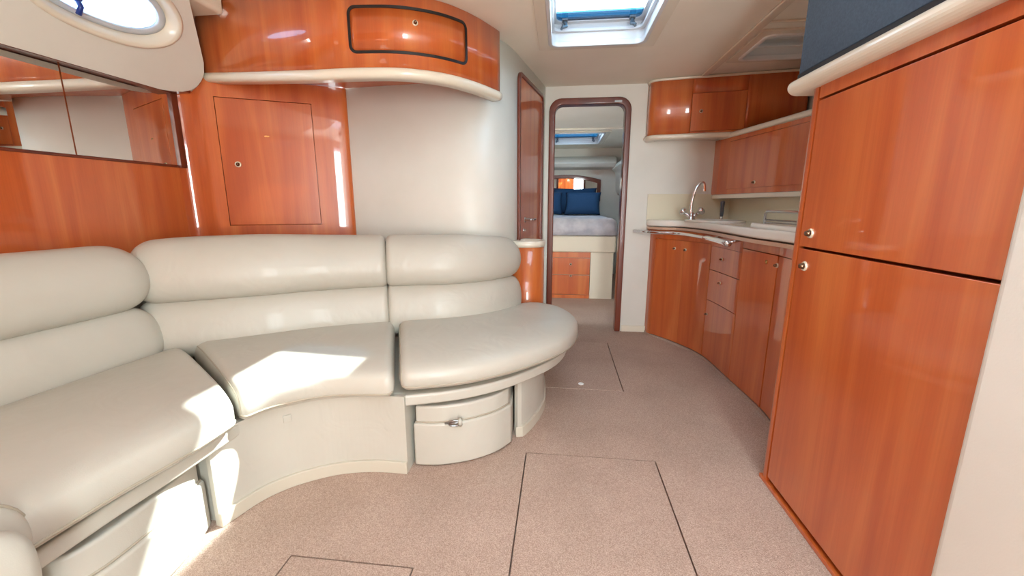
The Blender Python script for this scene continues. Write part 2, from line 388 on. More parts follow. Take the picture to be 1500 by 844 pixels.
# wall outline matched to the opening loop
def wl(p):
    x, y, z = p
    if z < dtop - .08: return (1.75 if x > dcx else -.145, y, z)
    return (1.75 if x > dcx + .24 else (-.145 if x < dcx - .24 else x), y, Z_C)
struct('wall_bulkhead', archslab([wl(p) for p in lo], lo, (0, .05, 0)), VIN)
t = thing('door_2', (dcx, YB, 0), kind='structure')
obj('frame', archslab(door_loop(dcx, dw + .045, dtop + .026, .095, YB - .022), door_loop(dcx, dw - .05, dtop - .024, .06, YB - .022), (0, .10, 0)), CHD, t, bevel=.009, segs=3)
c = py(906, 148, YB - .024); obj('maker_plate', box(c.x - .028, c.x + .028, YB - .0245, YB - .021, c.z - .006, c.z + .006), TIN, t, label='small silver plate on the frame')
c = py(812, 385, YB); obj('strike_plate', box(dl + .022, dl + .027, YB - .015, YB + .03, c.z - .04, c.z + .04), CHR, t)
c0 = .545
struct('baseboard_bulkhead', box(c0, .76, YB - .014, YB, 0, .055), GRP, bevel=.003)

# ------------------------------------------------------------------ setting: white curved wall of the washroom, side door
HW = Path([(-1.285, 2.47), (-1.15, 2.45), (-.95, 2.43), (-.75, 2.415), (-.60, 2.415), (-.49, 2.44), (-.405, 2.50), (-.345, 2.60), (-.305, 2.72), (-.265, 2.92), (-.22, 3.14), (-.139, 3.56)], side=1, n=8)
struct('added_light_cap', box(-2.3, -1.5, 1.99, 2.6, Z_C + .131, Z_C + .15), CEIL)  # unseen cap added over the ceiling corner to stop sky light leaking in
struct('wall_washroom', HW.slab(0, HW.len, 0, Z_C, -.03, 0, n=90), VIN, smooth=False)
for p in bpy.data.objects['wall_washroom'].data.polygons: p.use_smooth = abs(p.normal.z) < .3 and p.area < .2
s0, _ = HW.hit(757, 230); s1, _ = HW.hit(792, 230); ztop = 1.905
t = thing('door_1', HW.pt((s0 + s1) / 2, 0), kind='structure')
def on_path(P, loop2, o): return [P.pt(s, z, o) for s, z in loop2]
wd = s1 - s0
lo2 = rrect((s0 + s1) / 2, ztop / 2 + .02, wd, ztop - .04, .05, 6); li2 = rrect((s0 + s1) / 2, ztop / 2 + .02, wd - .05, ztop - .09, .035, 6)
nn = HW.nor((s0 + s1) / 2)
obj('frame', ringslab(on_path(HW, lo2, .001), on_path(HW, li2, .001), nn * .022), CHD, t, bevel=.006)
obj('panel', extr(on_path(HW, li2, .002), nn * .010), CH, t)
sh, zh = HW.hit(766, 322)
p0 = HW.pt(sh, zh, .012); td = HW.tan(sh)
hnd = obj('handle', join(lathe([(.02, 0), (.02, .006), (.009, .008), (.009, .045)], p0, nn, 14), tube([p0 + nn * .045, p0 + nn * .048 + td * .03, p0 + nn * .043 + td * .13], .008, 10)), CHR, t, smooth=True, label='chrome lever handle')
s2, z2 = HW.hit(764, 337); obj('lock', lathe([(.013, 0), (.013, .006), (.007, .008), (.007, .02), (0, .021)], HW.pt(s2, z2, .012), nn, 14), CHR, t, smooth=True)

# ------------------------------------------------------------------ setting: port hull side
XP = -2.0
struct('wall_port', box(XP - .05, XP, -1.3, 2.2, 0, 1.70), CH)
t = thing('wall_mirror', (XP, 1.3, 1.27), 'long mirror of butted panes in dark wood frame on the port wall', 'mirror')
YM1 = 2.035; zb, zt = 1.283, 1.637
obj('frame', join(box(XP, XP + .02, -.4, 2.072, zt, zt + .035), box(XP, XP + .02, YM1, 2.072, zb - .012, zt), box(XP, XP + .006, -.4, YM1, zb - .012, zb)), CHD, t, bevel=.002)
for a, b in ((1.566, YM1), (1.10, 1.560), (.634, 1.094), (.168, .628), (-.298, .162)):
    o = obj('pane', box(XP + .001, XP + .008, a, b, zb, zt), MIRR, t)
# padded upper side, leaning inboard
A0 = Vector((-1.90, 0, 1.640)); AU = Vector((.22, 0, .34)).normalized(); AN = Vector((.34, 0, -.22)).normalized()
def apt(y, h, o=0): return Vector((0, y, 0)) + A0 + AU * h + AN * o
def aproj(x, y): q = pplane(x, y, A0, AN); return q.y, (q - A0).dot(AU)
top_h = .555
crn = [aproj(*q) for q in ((235, 131), (255, 134), (268, 134.5), (280, 132), (289, 126), (295, 118), (299, 108), (298.5, 92))]
outl = [(-1.3, crn[0][1])] + crn + [aproj(290, 55), aproj(277, 0), (aproj(277, 0)[0] - .03, top_h), (-1.3, top_h)]
pc = aproj(172, 6); pr = aproj(243, 20)
port_c = (1.600, .258); aw, ah = .275, .115
def ell(k, n=48, sw=1.0, cy_=port_c): return [(cy_[0] + aw * k[0] * math.copysign(abs(math.cos(2 * PI * i / n)) ** .85, math.cos(2 * PI * i / n)), cy_[1] + ah * k[1] * math.sin(2 * PI * i / n)) for i in range(n)]
def pad_panel():
    bm = bmesh.new(); ov = [bm.verts.new(apt(y, h, 0)) for y, h in outl]; iv = [bm.verts.new(apt(y, h, 0)) for y, h in ell((1.12, 1.25))]
    e = [bm.edges.new((a, b)) for L_ in (ov, iv) for a, b in zip(L_, L_[1:] + L_[:1])]
    r = bmesh.ops.triangle_fill(bm, use_beauty=True, use_dissolve=False, edges=e)
    bm.verts.index_update(); V = [v.co.copy() for v in bm.verts]; Fc = [tuple(v.index for v in f.verts) for f in bm.faces]
    no, ni = len(ov), len(iv); n0 = len(V); V += [v - AN * .03 for v in V[:no + ni]]
    for i in range(no): j = (i + 1) % no; Fc.append((i, j, n0 + j, n0 + i))
    for i in range(ni): j = (i + 1) % ni; Fc.append((no + i, no + j, n0 + no + j, n0 + no + i))
    bm.free(); return V, Fc
struct('wall_port_upper', pad_panel(), VIN)
struct('trim_9', box(-1.979, -1.900, -1.3, 2.07, 1.640, 1.676), CHD)
_e = [apt(y, h, -.004) for y, h in outl[4:-1]]; _o = [p + Vector((-.66, .76, 0)) * .5 for p in _e]; _k = len(_e)
struct('added_light_baffle', (_e + _o + [p + Vector((-.006, -.004, 0)) for p in _e + _o], [(i, i + 1, _k + i + 1, _k + i) for i in range(_k - 1)] + [(2 * _k + i, 3 * _k + i, 3 * _k + i + 1, 2 * _k + i + 1) for i in range(_k - 1)]), VIN)  # unseen return strip added behind the padding edge to block sky light
t = thing('window_4', apt(port_c[0], port_c[1]), kind='structure')
def eloop(k, o): return [apt(y, h, o) for y, h in ell(k)]
def loft(loops, cap=False):
    n = len(loops[0]); V = [Vector(p) for l in loops for p in l]; Fc = []
    for a in range(len(loops) - 1):
        for i in range(n): j = (i + 1) % n; Fc.append((a * n + i, a * n + j, (a + 1) * n + j, (a + 1) * n + i))
    if cap: Fc += [tuple(range(n)), tuple((len(loops) - 1) * n + i for i in range(n))]
    return V, Fc
obj('surround', loft([eloop((1.14, 1.28), -.003), eloop((1.13, 1.26), .008), eloop((1.08, 1.17), .014), eloop((1.03, 1.07), .006), eloop((.97, .97), -.02), eloop((.93, .90), -.04)]), GRP, t, smooth=True)
obj('frame', loft([eloop((.95, .93), -.038), eloop((.94, .92), -.028), eloop((.84, .76), -.028), eloop((.82, .73), -.04), eloop((.95, .93), -.038)]), PORTF, t, smooth=True)
obj('pane', extr(eloop((.86, .80), -.04), AN * .004), glass('port_glass', (.72, .86, 1, 1), .08), t)
for yy in (aproj(118, 12)[0],):
    q = apt(yy, .215, -.03); obj('latch', join(tube([q, q + AN * .03 - AU * .02, q + AN * .03 - AU * .05], .009, 8), lathe([(.014, 0), (.014, .012), (0, .014)], q, AN, 12)), mat('blue_latch', rgb(30, 60, 140), .4), t, smooth=True)
# cream valance above the padding, lengthened to close a gap leaking sky light
struct('trim_5', box(-1.95, -1.665, -1.3, 2.085, Z_C - .008, Z_C + .098), GRP, bevel=.02)

# ------------------------------------------------------------------ setting: aft bulkhead with the open companionway
struct('wall_aft', join(box(-2.1, .42, -1.36, -1.30, 0, Z_C), box(.80, 1.75, -1.36, -1.30, 0, Z_C), box(.42, .80, -1.36, -1.30, 0, .30), box(.42, .80, -1.36, -1.30, 1.90, Z_C)), CH)
struct('wall_starboard', box(1.70, 1.75, -1.3, 3.55, 0, Z_C), VIN)
YW = px(1424, 550, .80).y
struct('wall_starboard_aft', prism(rrect(1.25, (YW - 1.0) / 2 - .15, .90, YW + 1.3, .02, 5), 0, Z_C), VIN, bevel=.0)

# ------------------------------------------------------------------ corner cabinet behind the sofa
CC = Path([(-2.0, 2.04), (-1.985, 2.075), (-1.945, 2.10), (-1.90, 2.115), (-1.837, 2.148), (-1.6, 2.27), (-1.424, 2.361), (-1.275, 2.44), (-1.265, 2.48)], side=1, n=8)
t = thing('corner_cabinet', (-1.62, 2.26, 0), 'tall cherry corner cabinet with one flush door behind the cream sofa', 'cabinet')
sa, za = CC.hit(313, 142); sb, zb_ = CC.hit(455, 153); _, zc_ = CC.hit(338, 330)
z0, z1 = zc_, za; gp = .003
obj('body', CC.slab(0, CC.len, 0, 1.742, -.090, -.060, n=60), CH, t)
obj('face_frame', join(CC.slab(0, sa - gp, 0, 1.742, -.02, 0, n=24), CC.slab(sb + gp, CC.len, 0, 1.742, -.02, 0, n=24), CC.slab(sa - gp, sb + gp, 0, z0 - gp, -.02, 0, n=12), CC.slab(sa - gp, sb + gp, z1 + gp, 1.742, -.02, 0, n=12)), CH, t)
d = obj('door', CC.slab(sa, sb, z0, z1, -.014, .001, n=14), CH, t, bevel=.0015)
ks, kz = CC.hit(349, 241); knob(d, CC.pt(ks, kz, .001), CC.nor(ks), .016)
ks, kz = CC.hit(391, 200); obj('catch_plate', CC.slab(ks - .012, ks + .012, kz - .004, kz + .004, 0, .003, n=1), BRASS, d)

# ------------------------------------------------------------------ overhead cabinet with the curved front
OC = Path([(-1.95, 2.19), (-1.86, 2.145), (-1.64, 2.075), (-1.388, 2.006), (-1.185, 1.965), (-1.02, 1.955), (-.888, 1.958), (-.76, 1.975), (-.649, 2.021), (-.56, 2.085), (-.492, 2.165), (-.43, 2.265), (-.373, 2.385), (-.35, 2.44)], side=1, n=8)
def trim_z(s):
    u = s / OC.len; return 1.672 + .075 * max(0, 1 - u / .45) ** 1.3
t = thing('overhead_cabinet', (-1.1, 2.15, 1.66), 'long curved cherry overhead cabinet with cream lip above the sofa', 'cabinet')
def var_slab(P, s0, s1, zb0, ztop_, o0, o1, n=70):
    V, Fc = P.slab(s0, s1, 0, 1, o0, o1, n)
    for k in range(n + 1):
        s_ = s0 + (s1 - s0) * k / n
        for i in range(4): V[4 * k + i].z = zb0(s_) if i < 2 else (ztop_(s_) if callable(ztop_) else ztop_)
    return V, Fc
fas_o = obj('fascia', var_slab(OC, 0, OC.len, lambda s_: trim_z(s_) + .02, lambda s_: (Z_C + .098 if OC.at(s_).x < -1.0 else Z_C - .002), -.02, 0), CH, t)
for p in fas_o.data.polygons: p.use_smooth = abs(p.normal.z) < .3
def trim_sweep(P, zf, prof, n=80, s0=0, s1=None):
    s1 = P.len if s1 is None else s1; V, Fc = P.sweep(s0, s1, prof, n); m = len(prof)
    for k in range(n + 1):
        z = zf(s0 + (s1 - s0) * k / n)
        for i in range(m): V[k * m + i].z += z
    return V, Fc
prof = [(.020 * math.cos(a) - .003, .023 * math.sin(a)) for a in [math.radians(x) for x in range(-90, 91, 18)]] + [(-.05, .023), (-.05, -.023)]
obj('lip', trim_sweep(OC, trim_z, prof), GRP, t, smooth=True, label='rounded cream lip along the lower edge')
# underside
bt = [OC.pt(OC.len * k / 50, 1.745, -.02) for k in range(51)] + [Vector((-.40, 2.49, 1.745)), Vector((-.5, 2.43, 1.745)), Vector((-.62, 2.41, 1.745)), Vector((-1.26, 2.46, 1.745))]
obj('underside', extr(bt, (0, 0, .02)), CH, t)
so0, zo0 = OC.hit(510, 45); so1, zo1 = OC.hit(684, 70)
_, zt1 = OC.hit(540, 8); _, zb1 = OC.hit(540, 79)
ll = rrect((so0 + so1) / 2, (zt1 + zb1) / 2 + .002, so1 - so0, zt1 - zb1, .035, 8)
li = rrect((so0 + so1) / 2, (zt1 + zb1) / 2 + .002, so1 - so0 - .024, zt1 - zb1 - .024, .025, 8)
def dens(L_, n=6):
    out = []
    for a, b in zip(L_, L_[1:] + L_[:1]):
        m = max(1, int(math.dist(a, b) / .03)); out += [(a[0] + (b[0] - a[0]) * k / m, a[1] + (b[1] - a[1]) * k / m) for k in range(m)]
    return out
def dens2(A, B):
    oa, ob = [], []
    for i in range(len(A)):
        a, b = A[i], A[(i + 1) % len(A)]; c_, d_ = B[i], B[(i + 1) % len(B)]; m = max(1, int(math.dist(a, b) / .03))
        for k in range(m):
            u = k / m; oa.append((a[0] + (b[0] - a[0]) * u, a[1] + (b[1] - a[1]) * u)); ob.append((c_[0] + (d_[0] - c_[0]) * u, c_[1] + (d_[1] - c_[1]) * u))
    return oa, ob
LA, LB = dens2(ll, li); LC = [((a[0] + b[0]) / 2, (a[1] + b[1]) / 2) for a, b in zip(LA, LB)]
def path_ring(P, A, B, o0, o1):
    return loft([[P.pt(s, z, o0) for s, z in A], [P.pt(s, z, o1) for s, z in A], [P.pt(s, z, o1) for s, z in B], [P.pt(s, z, o0) for s, z in B]])
dr_ = obj('door', OC.slab(so0 + .014, so1 - .014, zb1 + .016, zt1 - .012, -.004, .0012, n=40), CH, t)
for p in dr_.data.polygons: p.use_smooth = abs(p.normal.z) < .3
obj('gasket', path_ring(OC, LA, LB, -.002, .004), BLK, dr_, label='black rubber gasket around the door')
ks, kz = OC.hit(608, 34); knob(dr_, OC.pt(ks, kz, .001), OC.nor(ks), .013)

# ------------------------------------------------------------------ cushions: lofted rounded sections
def cushion(secs, n=44, m=36, e=3.0, r0=.06, r1=.06, pe=2.4, crown=0.0, power=None):
    """secs: rows (ax,ay,az, bx,by,bz, half) : the section runs from a to b, half = half thickness; thickness axis = horizontal-perp to ab in the vertical plane"""
    rows = cr([Vector(r[:3]) for r in secs], 12), cr([Vector(r[3:6]) for r in secs], 12), cr([Vector((r[6], 0, 0)) for r in secs], 12)
    A, B, Hh = rows; mid = [(a + b) / 2 for a, b in zip(A, B)]; L = [0]
    for p, q in zip(mid, mid[1:]): L.append(L[-1] + (q - p).length)
    T = L[-1]
    # sample positions denser near the ends
    ss = []
    for k in range(n + 1):
        u = k / n; ss.append(T * (u - .13 * math.sin(2 * PI * u) / 1.0 * .9))
    V = []; Fc = []
    for s in ss:
        s = min(max(s, 0), T); i = max(j for j in range(len(L) - 1) if L[j] <= s + 1e-9); t = (s - L[i]) / (L[i + 1] - L[i])
        a, b, h = A[i].lerp(A[i + 1], t), B[i].lerp(B[i + 1], t), Hh[i].lerp(Hh[i + 1], t).x
        f = 1.0
        if s < r0: q = 1 - s / r0; f = min(f, max(0, 1 - q ** pe) ** (1 / pe))
        if T - s < r1: q = 1 - (T - s) / r1; f = min(f, max(0, 1 - q ** pe) ** (1 / pe))
        c = (a + b) / 2; ax = (b - a) / 2; ln = ax.length; hd_ = Vector((ax.x, ax.y, 0))
        if hd_.length < .15 * ln:      # upright section: thickness goes along the plan normal
            j2 = min(i + 1, len(mid) - 1); tg = (mid[j2] - mid[i]); nr = Vector((tg.y, -tg.x, 0)).normalized()
        else:
            nr = None
        if power == 'back':
            j2 = min(i + 1, len(mid) - 1); tg = (mid[j2] - mid[i]).normalized(); nr = ax.normalized().cross(tg).normalized()
        elif nr is None:
            tg = Vector((-ax.y, ax.x, 0)); nr = tg.cross(ax).normalized(); nr = nr if nr.z > 0 else -nr
        # end rounding: shrink by a fixed margin rather than to a point
        mr = min(r0 if s < T / 2 else r1, ln) ; fa = (ln - mr * (1 - f)) / ln; fh = (.25 + .75 * f)
        if f < 1e-3: fh = .25
        for k in range(m):
            an = 2 * PI * k / m; ca, sa_ = math.cos(an), math.sin(an)
            x = math.copysign(abs(ca) ** (2 / e), ca); y = math.copysign(abs(sa_) ** (2 / e), sa_)
            V.append(c + ax * fa * x + nr * h * fh * y * (1 + crown * (1 - x * x)))
    for i in range(n):
        for k in range(m): Fc.append((i * m + k, i * m + (k + 1) % m, (i + 1) * m + (k + 1) % m, (i + 1) * m + k))
    Fc += [tuple(range(m))[::-1], tuple(n * m + k for k in range(m))]
    return (V, Fc), ss, m
def piping(cdata, m, k, i0, i1, r=.0042, out=.001):
    V, _ = cdata; return tube([V[i * m + k] for i in range(i0, i1 + 1)], r, 6)

sofa = thing('corner_sofa', (-1.0, 1.7, 0), 'cream leather curved corner sofa with tall rolled backs and rounded end seat', 'sofa')
ZS, HS = .398, .072
def seat(rows, **k):
    return cushion([(b[0], b[1], ZS + .012, f[0], f[1], ZS - .002 if len(f) < 3 else f[2], HS if len(f) < 4 else f[3]) for b, f in rows], **k)
Ls = seat([((-1.77, .57), (-1.10, .58)), ((-1.76, .78), (-1.085, .80)), ((-1.74, 1.15), (-1.060, .98)), ((-1.70, 1.60), (-1.055, 1.150))], e=4.0, r0=.05, r1=.045, crown=.12)
Ms = seat([((-1.68, 1.63), (-1.062, 1.172)), ((-1.46, 1.82), (-1.005, 1.272)), ((-1.18, 2.0), (-.86, 1.368)), ((-.90, 2.12), (-.615, 1.408))], e=4.0, r0=.045, r1=.045, crown=.12)
Rs = seat([((-.88, 2.12), (-.612, 1.448)), ((-.64, 2.26), (-.36, 1.545)), ((-.44, 2.44), (-.14, 1.72)), ((-.31, 2.54), (.05, 1.98)), ((-.235, 2.585), (.115, 2.28)), ((-.17, 2.60), (.06, 2.52))], e=3.3, r0=.05, r1=.20, crown=.18, n=56)
for (D, ss, m), kk in ((Ls, (35, 2, 42)), (Ms, (35, 2, 42)), (Rs, (35, 2, 52))):
    c_ = obj('seat_cushion', D, LEA, sofa, smooth=True)
    obj('piping', piping(D, m, kk[0], kk[1], kk[2]), SEAM, c_, smooth=True)
    obj('end_piping', tube([D[0][2 * m + k] for k in range(m)], .003, 6, closed=True), SEAM, c_, smooth=True)
# backs: lower bolster and upper headrest roll along the rear line
def back(line, name='back_cushion', r0=.07, r1=.07, top=None, lean=(1,) * 7):
    P = Path(line, side=1, n=10)
    def rows(z0, z1, o0, o1, half, k=7, trim=0.0):
        out = []
        for i in range(k):
            s = P.len * i / (k - 1); tz = (top[i] if top and z1 > .8 else 0) if top else 0
            f = lean[i]; a = P.pt(s, z0, o0 * (.6 + .4 * f)); b = P.pt(s, z1 + tz, o1 * (.4 + .6 * f)); out.append((a.x, a.y, a.z, b.x, b.y, b.z, half * (.7 + .3 * f)))
        return out
    lo_ = cushion(rows(.395, .665, -.045, -.105, .072), e=2.8, r0=r0, r1=r1, power='back', crown=.12)
    hi_ = cushion(rows(.655, .915, -.050, -.150, .088), e=2.5, r0=r0 * 1.2, r1=r1 * 1.2, power='back', crown=.12)
    o = obj(name, lo_[0], LEA, sofa, smooth=True)
    h = obj('headrest', hi_[0], LEA, o, smooth=True)
    return o
back([(-1.735, .40), (-1.73, .8), (-1.715, 1.1), (-1.70, 1.35), (-1.688, 1.55)], r0=.08, r1=.13)
back([(-1.80, 1.485), (-1.66, 1.565), (-1.52, 1.645), (-1.38, 1.735), (-1.20, 1.86), (-1.02, 1.955), (-.880, 2.016)], r0=.09, r1=.03, top=[.0, .015, .02, .02, .012, .005, 0])
back([(-.892, 2.011), (-.71, 2.068), (-.565, 2.115), (-.43, 2.20), (-.315, 2.34), (-.228, 2.53)], r0=.03, r1=.12, top=[0, .0, 0, .0, -.01, -.02, -.04], lean=(1, 1, 1, .9, .6, .3, 0))
# seat platform and base panels
def plat(front, backl, z0, z1): return prism(front + backl[::-1], z0, z1)
frL = [(-1.13, .40), (-1.12, .80), (-1.105, 1.0), (-1.10, 1.16)]
frM = [(-1.10, 1.24), (-1.03, 1.34), (-.90, 1.44), (-.76, 1.48), (-.61, 1.49)]
frR = [(v.x, v.y) for v in cr([(-.61, 1.465, 0), (-.37, 1.565, 0), (-.17, 1.73, 0), (.0, 1.98, 0), (.055, 2.25, 0), (.02, 2.50, 0)], 6)]
bkA = [(-1.80, .40), (-1.80, 1.7), (-1.4, 2.0), (-.95, 2.2), (-.5, 2.34), (-.20, 2.56)]
obj('seat_platform', prism(frL + frM + frR + bkA[::-1], .285, .332), LEA, sofa, bevel=.010, segs=3)
BP = Path([(-1.13, 1.10), (-1.122, 1.13), (-1.085, 1.24), (-1.035, 1.31), (-.975, 1.362), (-.885, 1.415), (-.79, 1.444), (-.70, 1.455), (-.598, 1.455)], side=1, n=8)
obj('base_panel', join(BP.slab(0, BP.len, 0, .335, -.02, 0, n=40), box(-.62, -.598, 1.455, 2.0, 0, .29), box(-1.75, -1.13, 1.125, 1.145, 0, .29)), LEA, sofa, smooth=False)
obj('arm_base', box(-1.65, -1.118, .42, .635, 0, .284), LEA, sofa, bevel=.006)
obj('plinth', BP.slab(0, BP.len, 0, .052, -.005, .012, n=40), PLN, sofa, bevel=.003)
s_, z_ = BP.hit(420, 607); obj('pull_strap', BP.slab(s_ - .014, s_ + .014, z_ - .03, .30, 0, .006, n=2), LEA, sofa, bevel=.002)
EP = Path([(-.195, 1.79), (-.172, 1.775), (-.145, 1.815), (-.115, 1.89), (-.088, 1.985), (-.07, 2.12), (-.09, 2.4), (-.13, 2.6)], side=1, n=8)
obj('end_support', EP.slab(0, EP.len, 0, .29, -.03, 0, n=40), LEA, sofa)
obj('plinth', EP.slab(.02, EP.len, 0, .052, -.005, .012, n=40), PLN, sofa, bevel=.003)
obj('back_board', join(Path([(-1.90, .4), (-1.90, 1.5), (-1.80, 1.78), (-1.45, 2.02), (-1.1, 2.19), (-.8, 2.28), (-.55, 2.33)], side=1, n=6).slab(0, 2.3, 0, .80, -.02, 0, n=40)), LEA, sofa)
# armrest closing the aft end
arm = cushion([(-1.84, .425, .40, -1.84, .635, .40, .105), (-1.5, .425, .40, -1.5, .635, .40, .108), (-1.25, .425, .402, -1.25, .637, .402, .110), (-1.085, .43, .404, -1.085, .64, .404, .110)], e=2.1, r0=.05, r1=.035, n=30)
a_ = obj('armrest', arm[0], LEA, sofa, smooth=True)
obj('piping', tube([arm[0][0][27 * arm[2] + k] for k in range(arm[2])], .004, 6, closed=True), SEAM, a_, smooth=True)
pad = cushion([(-1.045, .40, .41, -1.045, .562, .41, .085), (-1.0, .40, .41, -1.0, .572, .41, .095), (-.955, .40, .41, -.955, .555, .41, .08)], e=2.8, r0=.03, r1=.03, n=20)
obj('arm_pad', pad[0], LEA, sofa, smooth=True)
# ------------------------------------------------------------------ stools tucked under the seats
def stool(front, backp, ztop_, zc2, label, latch=None):
    fr = [(v.x, v.y) for v in cr([(p[0], p[1], 0) for p in front], 8)]
    cx_ = sum(p[0] for p in fr) / len(fr); cy_ = sum(p[1] for p in fr) / len(fr)
    t = thing('stool', (cx_, cy_, 0), label, 'stool', 'stools stowed under the sofa seats')
    obj('body', prism(fr + backp, .004, ztop_), LEA, t, bevel=.010, segs=3)
    o = Vector((sum(p[0] for p in backp) / 2, sum(p[1] for p in backp) / 2, 0)); ins = []
    for p in fr + backp: v = Vector((p[0], p[1], 0)); c_ = Vector(((cx_ + o.x) / 2, (cy_ + o.y) / 2, 0)); ins.append((v + (c_ - v).normalized() * .014))
    cu = obj('cushion', prism(ins, ztop_ - .01, zc2), LEA, t, bevel=.026, segs=4)
    obj('piping', tube([Vector((p.x, p.y, ztop_ + .003)) for p in ins[:len(fr)]], .004, 6), SEAM, cu, smooth=True)
    return t
st = stool([(-.585, 1.500), (-.50, 1.505), (-.437, 1.522), (-.35, 1.56), (-.26, 1.63), (-.20, 1.715)], [(-.22, 2.1), (-.585, 2.05)], .195, .268, 'low cream leather stool with silver buckle, stowed beside the sofa end support')
q = Vector((-.415, 1.527, .20)); nb = Vector((.25, -.97, 0)).normalized(); tb = Vector((.97, .25, 0)).normalized()
obj('buckle', join(tube([q + tb * (.024 * math.cos(a)) + Vector((0, 0, .012 * math.sin(a))) + nb * .012 for a in [2 * PI * k / 14 for k in range(14)]], .0042, 6, closed=True), tube([q - tb * .04 + nb * .008, q + nb * .012, q + tb * .03 + nb * .012 + Vector((0, 0, .008))], .004, 6)), TIN, st, smooth=True, label='silver metal buckle')
obj('strap', join(tube([q + tb * .022 + nb * .004 + Vector((0, 0, -.012)), q + tb * .022 + nb * .016 + Vector((0, 0, .004)), q + tb * .022 + nb * .004 + Vector((0, 0, .016))], .010, 8)), LEA, st, smooth=True)
stool([(-1.19, .66), (-1.135, .70), (-1.112, .78), (-1.116, .92), (-1.135, 1.02), (-1.165, 1.105)], [(-1.6, 1.105), (-1.6, .66)], .178, .262, 'low cream leather stool in the dark recess under the straight seat, sunlit')

# ------------------------------------------------------------------ little end cabinet with tray beside the sofa
EC = [(v.x, v.y) for v in cr([(-.310, 2.66, 0), (-.24, 2.632, 0), (-.165, 2.645, 0), (-.112, 2.70, 0), (-.105, 2.78, 0), (-.15, 2.86, 0), (-.255, 2.89, 0)], 8)]
t = thing('end_cabinet', (-.2, 2.76, 0), 'narrow round-fronted cherry cabinet with cream tray top between sofa back and doorway', 'cabinet')
obj('body', prism(EC, .0, .812), CH, t)
for p in t.children[0].data.polygons: p.use_smooth = abs(p.normal.z) < .3
ctr = Vector((-.215, 2.765, 0)); lp = lambda k, z: [Vector((ctr.x + (x - ctr.x) * k, ctr.y + (y - ctr.y) * k, z)) for x, y in EC]
obj('tray_top', loft([lp(1.02, .81), lp(1.06, .825), lp(1.04, .848), lp(.94, .85), lp(.80, .842), lp(.74, .822)], cap=True), GRP, t, smooth=True)

# ------------------------------------------------------------------ tall cabinet
XT = .828; YF = 1.60; YN = YW + .003
t = thing('tall_cabinet', (1.2, 1.24, 0), 'floor-to-shoulder cherry cabinet with two wide flush doors, nearest the galley end', 'cabinet')
zs = .936; yst = 1.545; zd = 1.412
obj('carcass', box(XT + .075, 1.52, YN, YF - .021, 0, 1.46), CH, t)
stl = [(XT + .03, YF), (XT + .012, YF - .004), (XT + .004, YF - .012), (XT, YF - .025), (XT, yst + .009), (XT + .02, yst + .009), (XT + .02, YF - .03)]
obj('stile', prism([(1.5, YF), (XT + .03, YF), (XT + .014, YF - .004), (XT + .004, YF - .014), (XT, YF - .028), (XT, yst + .009), (XT + .02, yst + .009), (XT + .04, YF - .02), (1.5, YF - .02)], 0, 1.46), CH, t)
obj('top_rail', box(XT, XT + .02, YN, yst, zd + .007, 1.46), CH, t)
obj('plinth', box(XT - .004, XT + .03, YN, YF, 0, .016), CH, t, bevel=.002)
d = obj('door', box(XT, XT + .02, YN, yst, zs + .004, zd), CH, t, bevel=.002); q = px(1188, 342, XT); knob(d, (XT, q.y, q.z), (-1, 0, 0), .0165)
d = obj('door', box(XT, XT + .02, YN, yst, .036, zs - .004), CH, t, bevel=.002); q = px(1179, 390, XT); knob(d, (XT, q.y, q.z), (-1, 0, 0), .0165)
prf = [(XT - .006 - .034 * math.cos(a), 1.4835 + .0265 * math.sin(a)) for a in [math.radians(x) for x in range(-90, 91, 15)]]
prf = [(XT + .1, 1.457)] + prf + [(XT + .1, 1.51)]
def along_y(pr, y0, y1): n = len(pr); V = [(x, y0, z) for x, z in pr] + [(x, y1, z) for x, z in pr]; return V, [tuple(range(n)), tuple(range(n, 2 * n))[::-1]] + [(i, (i + 1) % n, n + (i + 1) % n, n + i) for i in range(n)]
obj('cream_rail', along_y(prf, YN, 1.675), GRP, t, smooth=False, label='half-round cream rail on top of the cabinet')
t2 = thing('tinted_panel', (.95, 1.0, 1.53), 'large dark navy panel above the cream rail of the tall cabinet', 'panel')
obj('face', box(XT - .012, XT + .02, YN, 1.668, 1.526, Z_C - .002), NAVY, t2, bevel=.004)
obj('lower_edge', box(XT - .014, XT + .03, YN, 1.669, 1.511, 1.525), BLK, t2)
obj('casing', box(XT + .021, 1.5, YN, 1.655, 1.511, Z_C - .002), NAVY, t2)

# ------------------------------------------------------------------ galley base units
gp_ = [pz(x, y, 0) for x, y in ((949.5, 491), (985, 504), (1026, 523.6), (1066.6, 559.7), (1111.6, 602))]
GL = Path([(.742, 3.54), (.752, 3.50)] + [(v.x, v.y) for v in gp_] + [(1.055, 1.90), (1.05, 1.615)], side=1, n=10)
def sfl(x, y): v = pz(x, y, 0); return GL.near((v.x, v.y))
sA = sfl(949.5, 491); sB = sfl(1027, 524); sC = sfl(1066.6, 559.7); sD = sfl(1111.6, 602)
ZT = .884
def unit(name, s0, s1, label, holes):
    """carcass strip plus a face frame around the listed fronts: (kind, s0, s1, z0, z1)"""
    t = thing(name, GL.pt((s0 + s1) / 2, 0), label, 'cabinet', 'galley base units')
    obj('carcass', GL.slab(s0, s1, 0.0, ZT, -.10, -.070), CH, t)
    return t
g2 = .002
tt = unit('galley_cabinet', 0, sB - .001, 'cherry base cabinet under the sink with two small knobs side by side', None)
zt_ = GL.hit(954, 348)[1]
sM = GL.hit(996, 440)[0]
obj('end_stile', GL.slab(0, sA + .01, .0, ZT, -.015, 0, n=10), CH, tt)
obj('top_rail', GL.slab(sA + .01, sB - .001, zt_ + .002, ZT, -.015, 0), CH, tt)
